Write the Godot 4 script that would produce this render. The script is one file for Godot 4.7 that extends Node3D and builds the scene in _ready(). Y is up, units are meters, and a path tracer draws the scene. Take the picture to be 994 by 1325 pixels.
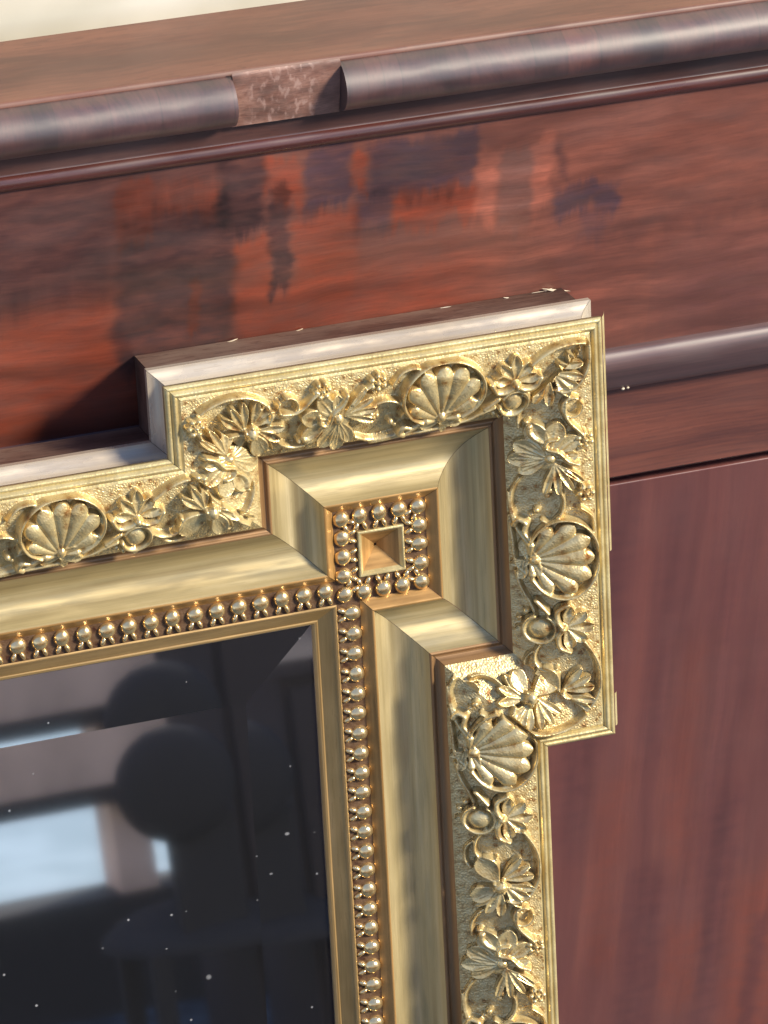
extends Node3D
# One plan unit is 0.6 mm. Mirror plan: u right, v up, n towards the viewer; (0, 0) is the inner corner where the top moulding meets its ear.
const U := 0.0006
const G := 0.93                      # height of plan point (0, 0) above the ground, metres
const LEAN := 16.0                   # degrees the mirror leans back
const AXIS := Vector2(-520, -640)    # centre of the mirror
const EAR := 155.0
const RISE := 96.0
const DROP := 59.0

var used := {}
var M := {}
var frame_node: Node3D
var base_shift := Vector3.ZERO

# ---------------------------------------------------------------- small helpers
func numbered(n: String, under: Node) -> String:
	var key := str(under.get_instance_id()) + n
	var k: int = used.get(key, 0)
	used[key] = k + 1
	return n if k == 0 else "%s_%03d" % [n, k]

func put_node(o: Node, n: String, under: Node) -> void:
	o.name = numbered(n, under)
	under.add_child(o, true)

func thing(n: String, label: String, category: String, at: Vector3) -> Node3D:
	var o := Node3D.new()
	put_node(o, n, self)
	o.position = at
	o.set_meta("label", label)
	o.set_meta("category", category)
	return o

func mesh_part(n: String, mesh: Mesh, m: Material, under: Node) -> MeshInstance3D:
	var o := MeshInstance3D.new()
	o.mesh = mesh
	o.material_override = m
	put_node(o, n, under)
	return o

class Shape:
	var p := PackedVector3Array()
	var n := PackedVector3Array()
	var t := PackedVector2Array()
	var ix := PackedInt32Array()
	func vert(a: Vector3, b: Vector3, c := Vector2.ZERO) -> int:
		p.append(a); n.append(b.normalized()); t.append(c)
		return p.size() - 1
	func tri(a: int, b: int, c: int) -> void:
		var g := (p[b] - p[a]).cross(p[c] - p[a])
		if g.dot(n[a] + n[b] + n[c]) > 0.0:
			ix.append(a); ix.append(c); ix.append(b)
		else:
			ix.append(a); ix.append(b); ix.append(c)
	func quad(a: int, b: int, c: int, d: int) -> void:
		tri(a, b, c); tri(a, c, d)
	func flat(pts: Array, uvs := []) -> void:
		var g: Vector3 = (pts[1] - pts[0]).cross(pts[2] - pts[0])
		var k := p.size()
		for i in pts.size():
			vert(pts[i], -g, uvs[i] if i < uvs.size() else Vector2.ZERO)
		for i in range(1, pts.size() - 1):
			tri(k, k + i, k + i + 1)
	func flat_towards(pts: Array, towards: Vector3, uvs := []) -> void:
		var k := p.size()
		for i in pts.size():
			vert(pts[i], towards, uvs[i] if i < uvs.size() else Vector2.ZERO)
		for i in range(1, pts.size() - 1):
			tri(k, k + i, k + i + 1)
	func box(lo: Vector3, hi: Vector3) -> void:
		var c := (lo + hi) / 2
		for ax in 3:
			for s in [-1.0, 1.0]:
				var nn := Vector3.ZERO
				nn[ax] = s
				var b := (ax + 1) % 3
				var d := (ax + 2) % 3
				var q := []
				for k in [[-1, -1], [1, -1], [1, 1], [-1, 1]]:
					var v := c
					v[ax] = hi[ax] if s > 0 else lo[ax]
					v[b] = hi[b] if k[0] > 0 else lo[b]
					v[d] = hi[d] if k[1] > 0 else lo[d]
					q.append(v)
				flat_towards(q, nn, [Vector2(q[0][b], q[0][d]), Vector2(q[1][b], q[1][d]), Vector2(q[2][b], q[2][d]), Vector2(q[3][b], q[3][d])])
	func done() -> ArrayMesh:
		var a := []
		a.resize(Mesh.ARRAY_MAX)
		a[Mesh.ARRAY_VERTEX] = p
		a[Mesh.ARRAY_NORMAL] = n
		a[Mesh.ARRAY_TEX_UV] = t
		a[Mesh.ARRAY_INDEX] = ix
		var m := ArrayMesh.new()
		m.add_surface_from_arrays(Mesh.PRIMITIVE_TRIANGLES, a)
		return m

func F(u: float, v: float, n: float) -> Vector3:      # mirror plan -> mirror node's own axes
	return Vector3(u, v, n) * U + base_shift

func lin(r: float, g: float, b: float) -> Color:
	return Color(r, g, b).linear_to_srgb()

# ---------------------------------------------------------------- textures
func noise_texture(size: int, freq: float, octaves: int, a: Color, b: Color, seed_no: int, as_normal := false, bump := 4.0, lo := 0.25, hi := 0.75, cell := false, under := Color(1, 1, 1)) -> NoiseTexture2D:
	var n := FastNoiseLite.new()
	n.noise_type = FastNoiseLite.TYPE_CELLULAR if cell else FastNoiseLite.TYPE_SIMPLEX_SMOOTH
	n.seed = seed_no
	n.frequency = freq
	n.fractal_octaves = octaves
	var t := NoiseTexture2D.new()
	t.width = size
	t.height = size
	t.seamless = true
	t.noise = n
	if as_normal:
		t.as_normal_map = true
		t.bump_strength = bump
	else:
		var g := Gradient.new()
		g.offsets = PackedFloat32Array([maxf(lo - 0.13, 0.0), lo, hi])
		g.colors = PackedColorArray([a * under, a, b])
		t.color_ramp = g
	return t

func grain_at(n: FastNoiseLite, x: float, y: float, stretch: float, waver: float, streak: float) -> float:
	var yy := y + n.get_noise_2d(x * 0.004, y * 0.003 + 40.0) * waver
	var band := n.get_noise_2d(x * 0.011 / stretch, yy * 0.021) * 1.5
	var fine := n.get_noise_2d(x * 0.05 / stretch + 9.0, yy * 0.33 + 100.0) * streak
	return clampf(0.5 + band * 0.55 + fine * 0.42, 0.0, 1.0)

# streaks along x: fine grain, broader bands, and pores
func grain_image(w: int, h: int, dark: Color, mid: Color, light: Color, seed_no: int, stretch: float, waver: float, streak := 1.0, pores := 0.45) -> Image:
	var n := FastNoiseLite.new()
	n.seed = seed_no
	n.frequency = 1.0
	n.fractal_octaves = 3
	var im := Image.create(w, h, false, Image.FORMAT_RGB8)
	for y in h:
		for x in w:
			var k := grain_at(n, x, y, stretch, waver, streak)
			if x > w * 0.8:
				k = lerpf(k, grain_at(n, x - w, y, stretch, waver, streak), (x - w * 0.8) / (w * 0.2))
			if y > h * 0.85:
				k = lerpf(k, grain_at(n, x, y - h, stretch, waver, streak), (y - h * 0.85) / (h * 0.15))
			var c := dark.lerp(mid, k * 2.0) if k < 0.5 else mid.lerp(light, k * 2.0 - 1.0)
			if n.get_noise_2d(x * 0.06 / stretch + 300.0, y * 0.6) > 0.42:
				c = c.lerp(dark, pores)
			im.set_pixel(x, y, c)
	return im

func metal(name_: String, c: Color, rough: float, met: float, tint: Texture2D, rough_t: Texture2D, normal_t: Texture2D, ns: float, scale_: float, tri := true) -> StandardMaterial3D:
	var m := StandardMaterial3D.new()
	m.resource_name = name_
	m.albedo_color = c
	m.albedo_texture = tint
	m.roughness = rough
	m.roughness_texture = rough_t
	m.metallic = met
	if normal_t:
		m.normal_enabled = true
		m.normal_texture = normal_t
		m.normal_scale = ns
	m.uv1_triplanar = tri
	m.uv1_scale = Vector3.ONE * scale_
	return m

func make_materials() -> void:
	var white := Color(1, 1, 1)
	var gold_tint := noise_texture(512, 0.012, 4, Color(0.88, 0.83, 0.74), Color(1, 1, 0.98), 3, false, 4.0, 0.3, 0.62, false, Color(0.72, 0.56, 0.42))
	var soft_tint := noise_texture(256, 0.01, 3, Color(0.9, 0.87, 0.8), Color(1, 1, 0.98), 4)
	var worn := noise_texture(512, 0.016, 4, Color(0.60, 0.60, 0.60), Color(1, 1, 1), 8)
	var micro := noise_texture(512, 0.06, 3, white, white, 21, true, 5.0)
	M.gold = metal("leaf gilding", lin(0.72, 0.59, 0.325), 0.40, 0.58, gold_tint, worn, micro, 0.15, 9.0)
	M.ground = metal("stippled gilding", lin(0.66, 0.545, 0.305), 0.48, 0.5, gold_tint, worn, micro, 0.6, 16.0)
	M.lip = metal("lip gilding", lin(0.62, 0.53, 0.30), 0.46, 0.5, soft_tint, worn, micro, 0.2, 9.0)
	# burnished, streaked along the length
	var st := ImageTexture.create_from_image(grain_image(384, 384, Color(0.80, 0.77, 0.70), Color(0.92, 0.90, 0.84), Color(1, 0.985, 0.95), 5, 4.0, 2.0, 0.55))
	M.cove = metal("burnished gilding", lin(0.56, 0.485, 0.31), 0.48, 0.5, st, worn, null, 0.0, 1.0, false)
	M.cove.uv1_scale = Vector3(1.6, 10.0, 1)
	M.sight = metal("sight edge gilding", lin(0.50, 0.345, 0.165), 0.46, 0.45, st, worn, null, 0.0, 1.0, false)
	M.sight.uv1_scale = Vector3(3.2, 12.0, 1)
	M.bole = metal("bole and worn gilding", lin(0.47, 0.285, 0.115), 0.48, 0.35, st, worn, null, 0.0, 1.0, false)
	M.bole.uv1_scale = Vector3(3.2, 12.0, 1)
	M.step = metal("dark step", lin(0.33, 0.20, 0.105), 0.5, 0.35, st, worn, null, 0.0, 1.0, false)
	M.step.uv1_scale = Vector3(1.6, 12.0, 1)
	M.pearl = metal("bright bead gilding", lin(0.84, 0.65, 0.37), 0.28, 0.85, gold_tint, worn, micro, 0.1, 12.0)
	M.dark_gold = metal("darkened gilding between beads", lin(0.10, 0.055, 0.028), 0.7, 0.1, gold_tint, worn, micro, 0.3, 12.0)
	var sil := ImageTexture.create_from_image(grain_image(384, 256, Color(0.84, 0.81, 0.78), Color(0.94, 0.92, 0.90), Color(1, 0.99, 0.97), 15, 3.5, 4.0, 0.6))
	M.silver = metal("tarnished silver leaf", lin(0.62, 0.56, 0.47), 0.38, 0.4, sil, worn, null, 0.0, 1.0, false)
	M.silver.uv1_scale = Vector3(2.4, 6.0, 1)
	var backt := ImageTexture.create_from_image(grain_image(384, 256, Color(0.55, 0.5, 0.5), Color(0.85, 0.8, 0.8), Color(1, 1, 1), 25, 2.0, 4.0, 1.0))
	M.back = metal("brown painted back", lin(0.165, 0.11, 0.083), 0.5, 0.0, backt, worn, null, 0.0, 1.0, false)
	M.back.uv1_scale = Vector3(2.4, 3.0, 1)
	M.chip = metal("bare gesso chip", lin(0.62, 0.56, 0.48), 0.8, 0.0, gold_tint, null, null, 0.0, 9.0)

# ---------------------------------------------------------------- the frame's outline
var corners := PackedVector2Array()

func make_corners() -> void:
	var q := [Vector2(0, 0), Vector2(0, RISE), Vector2(EAR, RISE), Vector2(EAR, -DROP), Vector2(DROP, -DROP)]
	var flip_y := func(p: Vector2): return Vector2(p.x, 2 * AXIS.y - p.y)
	var flip_x := func(p: Vector2): return Vector2(2 * AXIS.x - p.x, p.y)
	var all := []
	all.append_array(q)
	for i in 5: all.append(flip_y.call(q[4 - i]))
	for i in 5: all.append(flip_x.call(flip_y.call(q[i])))
	for i in 5: all.append(flip_x.call(q[4 - i]))
	corners = PackedVector2Array(all)

func seg_dir(i: int) -> Vector2:
	return (corners[(i + 1) % 20] - corners[i]).normalized()

func seg_out(i: int) -> Vector2:
	var d := seg_dir(i)
	return Vector2(-d.y, d.x)

func mitre(i: int) -> Vector2:       # movement of corner i per unit of offset
	return seg_out((i + 19) % 20) + seg_out(i)

# a moulding along segment i: prof holds (offset, height) points, smooth along the profile
func sweep(sh: Shape, i: int, prof: Array, cut0 := -1.0, cut1 := -1.0) -> void:
	var a := corners[i]
	var b := corners[(i + 1) % 20]
	var ma := mitre(i)
	var mb := mitre((i + 1) % 20)
	var d := seg_dir(i)
	var out := seg_out(i)
	var n := prof.size()
	var rows := []
	var run := 0.0
	for k in n:
		var p: Vector2 = prof[k]
		if k > 0: run += p.distance_to(prof[k - 1])
		var tan_: Vector2 = (prof[mini(k + 1, n - 1)] - prof[maxi(k - 1, 0)]).normalized()
		var nn := Vector2(-tan_.y, tan_.x)            # (offset, height) normal, upward for outward travel
		var normal := Vector3(out.x * nn.x, out.y * nn.x, nn.y)
		var pa := a + ma * p.x
		var pb := b + mb * p.x
		if cut0 >= 0.0: pa = a + out * p.x + d * cut0
		if cut1 >= 0.0: pb = a + out * p.x + d * cut1
		if cut0 < 0.0: pa += d * 0.35
		if cut1 < 0.0: pb -= d * 0.35
		var sa := (pa - a).dot(d)
		var sb := (pb - a).dot(d)
		var shift := i * 0.37
		rows.append([sh.vert(F(pa.x, pa.y, p.y), normal, Vector2(sa * U + shift, run * U + shift)), sh.vert(F(pb.x, pb.y, p.y), normal, Vector2(sb * U + shift, run * U + shift))])
	for k in n - 1:
		sh.quad(rows[k][0], rows[k][1], rows[k + 1][1], rows[k + 1][0])

func moulding(n: String, i: int, profs: Array, m: Material) -> MeshInstance3D:
	var sh := Shape.new()
	for p in profs:
		sweep(sh, i, p)
	return mesh_part(n, sh.done(), m, frame_node)

func arc_profile(o0: float, h0: float, o1: float, h1: float, bulge: float, steps: int) -> Array:
	var out := []
	for k in steps + 1:
		var x := float(k) / steps
		var b := bulge * pow(sin(x * PI), 0.8)
		out.append(Vector2(lerpf(o0, o1, x), lerpf(h0, h1, x) + b))
	return out

# ---------------------------------------------------------------- the cast ornament: one repeat of relief, run along each length
const CELL := 0.5
const PERIOD := 453.0
const BAND0 := 89.0
const BAND_WIDTH := 107.0
const BOLD := 1.18
var HW := 906
var HH := 222
var relief := PackedFloat32Array()
var owner_of := PackedByteArray()
enum {GROUND, SHELL, PALMETTE, FLOWER, LEAF, STEM, BERRY}

func stamp(s: float, t: float, r: float, h: float, id: int, flat_ := 0.0) -> void:
	var x0 := int(floor((s - r) / CELL))
	var x1 := int(ceil((s + r) / CELL))
	var y0 := maxi(int(floor((t - r) / CELL)), 0)
	var y1 := mini(int(ceil((t + r) / CELL)), HH - 1)
	var rr := r * r
	for y in range(y0, y1 + 1):
		var dy := y * CELL - t
		for x in range(x0, x1 + 1):
			var dx := x * CELL - s
			var q := (dx * dx + dy * dy) / rr
			if q < 1.0:
				var v := flat_ + (h - flat_) * sqrt(1.0 - q)
				var k := y * HW + posmod(x, HW)
				if v > relief[k]:
					relief[k] = v
					owner_of[k] = id

func spline(pts: Array, each := 1.2) -> Array:
	var c := Curve2D.new()
	for i in pts.size():
		var p: Vector2 = pts[i]
		var tan_: Vector2 = (pts[mini(i + 1, pts.size() - 1)] - pts[maxi(i - 1, 0)]) / 6.0
		if i == 0 or i == pts.size() - 1: tan_ *= 1.0
		c.add_point(p, -tan_, tan_)
	var l := c.get_baked_length()
	var n := maxi(2, int(l / each))
	var out := []
	for k in n + 1:
		out.append(c.sample_baked(l * k / n, true))
	return out

func stroke(pts: Array, r0: float, r1: float, h0: float, h1: float, id: int, flat_ := 2.0) -> void:
	var q := spline(pts)
	for k in q.size():
		var x := float(k) / (q.size() - 1)
		stamp(q[k].x, q[k].y, lerpf(r0, r1, x), lerpf(h0, h1, x), id, flat_)

func ring(cs: float, ct: float, rs: float, rt: float, a0: float, a1: float, r0: float, r1: float, h: float, id: int) -> void:
	var pts := []
	var n := maxi(4, int(absf(a1 - a0) / 20.0))
	for k in n + 1:
		var a := deg_to_rad(lerpf(a0, a1, float(k) / n))
		pts.append(Vector2(cs + rs * sin(a), ct + rt * cos(a)))
	stroke(pts, r0, r1, h, h, id)

# a petal from (s, t); ang is measured from outward (+t) towards +s
func petal(s: float, t: float, ang: float, len_: float, wid: float, h0: float, h1: float, cup: float, id: int, vein := 0.0, tip := 0.75) -> void:
	var a := deg_to_rad(ang)
	var ex := sin(a); var ey := cos(a)
	var r := len_ + wid
	var cx := s + ex * len_ * 0.5
	var cy := t + ey * len_ * 0.5
	r = len_ * 0.5 + wid * 0.5
	for y in range(maxi(int((cy - r) / CELL), 0), mini(int((cy + r) / CELL), HH - 1) + 1):
		for x in range(int(floor((cx - r) / CELL)), int(ceil((cx + r) / CELL)) + 1):
			var dx := x * CELL - s
			var dy := y * CELL - t
			var l := (dx * ex + dy * ey) / len_
			if l <= 0.0 or l >= 1.0: continue
			var w := wid * 0.5 * pow(sin(PI * pow(l, 1.0 / tip)), 0.62) * (0.45 + 0.55 * l) * 1.15
			var q := absf(dx * ey - dy * ex) / maxf(w, 0.01)
			if q >= 1.0: continue
			var edge := sqrt(1.0 - q * q)
			var dish := 1.0 - cup * (1.0 - q * q) * minf(1.0, l * 1.6)
			var crest := minf(1.0, edge * 1.9)
			var v := lerpf(h0, h1, smoothstep(0.0, 1.0, l)) * (crest * dish if cup > 0.0 else edge)
			if vein > 0.0:
				v += vein * maxf(0.0, 1.0 - q * 5.0) * (1.0 - l)
			v += 1.5
			var k := y * HW + posmod(x, HW)
			if v > relief[k]:
				relief[k] = v
				owner_of[k] = id

# one rib of a scallop: widens from the hinge, round at the rim, hollow either side
func wedge(s: float, t: float, ang: float, len_: float, half: float, h0: float, h1: float, id: int) -> void:
	var a := deg_to_rad(ang)
	var ex := sin(a); var ey := cos(a)
	var sl := tan(deg_to_rad(half))
	var r := len_ + 3.0
	for y in range(maxi(int((t - r) / CELL), 0), mini(int((t + r) / CELL), HH - 1) + 1):
		for x in range(int(floor((s - r) / CELL)), int(ceil((s + r) / CELL)) + 1):
			var dx := x * CELL - s
			var dy := y * CELL - t
			var l := (dx * ex + dy * ey)
			if l <= 0.0 or l >= len_: continue
			var w := l * sl + 0.8
			var cap := len_ - len_ * sl
			if l > cap: w = (cap * sl + 0.8) * sqrt(maxf(0.0, 1.0 - pow((l - cap) / (len_ - cap), 2.0)))
			var q := absf(dx * ey - dy * ex) / maxf(w, 0.01)
			if q >= 1.0: continue
			var v := 1.5 + lerpf(h0, h1, pow(l / len_, 0.7)) * (0.45 + 0.55 * sqrt(1.0 - q * q)) * (1.0 if l < cap else 0.75 + 0.25 * (len_ - l) / (len_ - cap))
			var k := y * HW + posmod(x, HW)
			if v > relief[k]:
				relief[k] = v
				owner_of[k] = id

func make_relief() -> void:
	relief.resize(HW * HH)
	owner_of.resize(HW * HH)
	# --- scallop shell inside a ring scroll
	for k in 9:
		var a := -84.0 + 21.0 * k
		# length from the hinge to the inside of the ring
		var dx := sin(deg_to_rad(a)) / 50.0
		var dy := cos(deg_to_rad(a)) / 38.0
		var oy := (25.0 - 64.0) / 38.0
		var qa := dx * dx + dy * dy
		var qb := 2.0 * oy * dy
		var disc := maxf(qb * qb - 4.0 * qa * (oy * oy - 1.0), 0.0)
		var l := clampf((-qb + sqrt(disc)) / (2.0 * qa), 26.0, 76.0)
		wedge(0, 25, a, l, 11.0, 6.0, 14.0, SHELL)
	ring(0, 64, 55, 42, -152, 150, 2.8, 3.8, 15.0, SHELL)
	stroke([Vector2(-25, 28), Vector2(-38, 20), Vector2(-50, 22), Vector2(-55, 14), Vector2(-48, 9)], 3.4, 4.6, 13, 12, SHELL)
	stamp(0, 30, 7.5, 15, SHELL, 4)
	petal(-4, 20, 100, 34, 15, 7, 11, 0.4, SHELL, 3)
	petal(4, 22, -100, 32, 14, 7, 10, 0.4, SHELL, 3)
	petal(0, 18, 150, 18, 11, 7, 9, 0.3, SHELL, 2)
	stroke([Vector2(47, 46), Vector2(40, 34), Vector2(26, 27)], 5.0, 3.0, 13, 9, SHELL)
	# --- stems along the inner side
	stroke([Vector2(-92, 4), Vector2(-66, 6), Vector2(-40, 13), Vector2(-16, 27), Vector2(10, 36), Vector2(34, 37), Vector2(48, 45)], 2.6, 3.6, 9, 12, STEM)
	stroke([Vector2(-60, 3), Vector2(-28, 6), Vector2(6, 9), Vector2(22, 20), Vector2(40, 32), Vector2(52, 52), Vector2(50, 70)], 2.4, 3.2, 7, 11, STEM)
	stroke([Vector2(18, 8), Vector2(40, 13), Vector2(60, 22), Vector2(74, 27)], 2.4, 3.0, 7, 9, STEM)
	petal(18, 9, -52, 26, 12, 6, 10, 0.3, STEM, 2)
	petal(18, 9, 20, 22, 9, 6, 9, 0.3, STEM, 2)
	stroke([Vector2(58, 30), Vector2(66, 36), Vector2(76, 43)], 4.4, 4.0, 13, 13, STEM)
	# --- palmette: half flower over a rolled bud
	for k in 5:
		var a := -76.0 + 38.0 * k
		petal(98, 62, a, 37.0 - absf(a) * 0.08, 19, 6, 14, 0.6, PALMETTE, 0.0, 0.85)
	stroke([Vector2(64, 66), Vector2(72, 54), Vector2(86, 53), Vector2(98, 58), Vector2(110, 53), Vector2(124, 55), Vector2(131, 66)], 4.5, 4.5, 15, 15, PALMETTE)
	stamp(98, 59, 6, 17, PALMETTE, 4)
	stamp(98, 33, 15, 13, PALMETTE, 2)
	ring(98, 33, 19, 18, -60, 250, 3.2, 4.0, 13, PALMETTE)
	petal(96, 20, 165, 16, 9, 7, 9, 0.2, PALMETTE, 2)
	stamp(74, 18, 4.5, 9, PALMETTE, 2)
	stamp(84, 10, 4.0, 8, PALMETTE, 2)
	# --- long stem sweeping over to the open flower
	stroke([Vector2(118, 84), Vector2(140, 96), Vector2(162, 102), Vector2(190, 101), Vector2(212, 90), Vector2(222, 74), Vector2(219, 62)], 3.4, 4.0, 14, 12, STEM)
	# --- open flower
	petal(193, 52, -118, 46, 34, 9, 13, 0.35, FLOWER, 0, 0.9)
	petal(199, 50, -205, 34, 30, 8, 13, 0.3, FLOWER, 0, 0.9)
	for k in 3: petal(188, 54, -52.0 + 24.0 * k, 42, 14, 7, 14, 0.45, FLOWER, 0, 0.85)
	for k in 3: petal(196, 58, 12.0 + 24.0 * k, 38, 15, 7, 14, 0.45, FLOWER, 0, 0.85)
	for k in 3: petal(202, 54, 92.0 + 26.0 * k, 40, 15, 7, 13, 0.5, FLOWER, 0, 0.85)
	stamp(196, 54, 9, 20, FLOWER, 8)
	for k in 5: stamp(196 + 8.5 * sin(k * TAU / 5), 54 + 8.5 * cos(k * TAU / 5), 3.2, 16, FLOWER, 8)
	# --- looping tendril that ends in the first berries
	ring(244, 80, 13, 12, -10, 300, 3.2, 3.2, 12, STEM)
	stroke([Vector2(236, 72), Vector2(252, 71), Vector2(264, 76), Vector2(276, 86), Vector2(284, 92)], 3.4, 3.8, 13, 13, STEM)
	for k in 6: stamp(290 + 8.5 * sin(k * TAU / 6 + 0.4), 94 + 8.5 * cos(k * TAU / 6 + 0.4), 5.0, 12.5, BERRY, 3)
	stamp(290, 94, 4.6, 15, BERRY, 3)
	# --- vine leaf
	stamp(306, 48, 23, 9.5, LEAF, 6)
	for lobe in [[-150, 44, 30], [-112, 54, 32], [-76, 52, 30], [-38, 46, 26], [-4, 36, 20], [150, 40, 22], [178, 46, 26]]:
		petal(312, 50, lobe[0] + 90.0 * 0.0, lobe[1], lobe[2], 8, 10.5, 0.3, LEAF, 2.5, 0.8)
	for k in 4: petal(318, 56, 40.0 + 22.0 * k, 46, 12, 9, 15, 0.4, LEAF, 0, 0.85)
	stroke([Vector2(286, 60), Vector2(288, 50), Vector2(298, 48), Vector2(304, 62), Vector2(316, 72), Vector2(322, 84)], 3.4, 4.6, 14, 15, LEAF)
	stamp(312, 52, 7, 14, LEAF, 6)
	stroke([Vector2(268, 30), Vector2(276, 30), Vector2(285, 36), Vector2(290, 44)], 4.8, 4.0, 13, 12, STEM)
	stamp(262, 27, 3.8, 11, STEM, 3)
	stroke([Vector2(330, 70), Vector2(344, 84), Vector2(354, 90)], 3.6, 3.2, 12, 12, STEM)
	for k in 6: stamp(364 + 9.0 * sin(k * TAU / 6), 93 + 8.0 * cos(k * TAU / 6), 5.0, 12.5, BERRY, 3)
	stamp(364, 93, 4.8, 15, BERRY, 3)
	stamp(356, 50, 5.5, 12, STEM, 3)
	stamp(364, 47, 4.4, 10, STEM, 3)
	stamp(384, 34, 4.8, 11, STEM, 3)
	stamp(390, 28, 3.6, 9, STEM, 3)
	stroke([Vector2(340, 16), Vector2(360, 7), Vector2(384, 7), Vector2(404, 12)], 2.6, 3.0, 8, 9, STEM)
	stroke([Vector2(112, 40), Vector2(128, 28), Vector2(146, 26), Vector2(158, 36), Vector2(156, 50)], 2.6, 3.0, 10, 11, STEM)
	stroke([Vector2(128, 28), Vector2(140, 16), Vector2(158, 14), Vector2(170, 20)], 2.4, 2.8, 8, 9, STEM)
	stroke([Vector2(226, 40), Vector2(238, 26), Vector2(254, 18), Vector2(270, 18)], 2.6, 2.6, 9, 9, STEM)
	stroke([Vector2(384, 86), Vector2(398, 100), Vector2(418, 102), Vector2(430, 92)], 2.6, 3.2, 10, 11, STEM)
	stroke([Vector2(352, 60), Vector2(372, 66), Vector2(390, 62), Vector2(402, 50), Vector2(398, 40)], 2.6, 3.2, 10, 11, STEM)
	# paint and gilding round the casts off a little
	for pass_no in 2:
		var soft := relief.duplicate()
		for y in range(1, HH - 1):
			for x in HW:
				var k := y * HW + x
				var l := y * HW + (x + HW - 1) % HW
				var r := y * HW + (x + 1) % HW
				soft[k] = (relief[k] * 4.0 + relief[l] + relief[r] + relief[k - HW] + relief[k + HW]) / 8.0
		relief = soft

func band_height(t: float) -> float:
	var x := t / BAND_WIDTH
	return 15.0 + 40.0 * (1.0 - pow(1.0 - x, 2.1))

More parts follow.
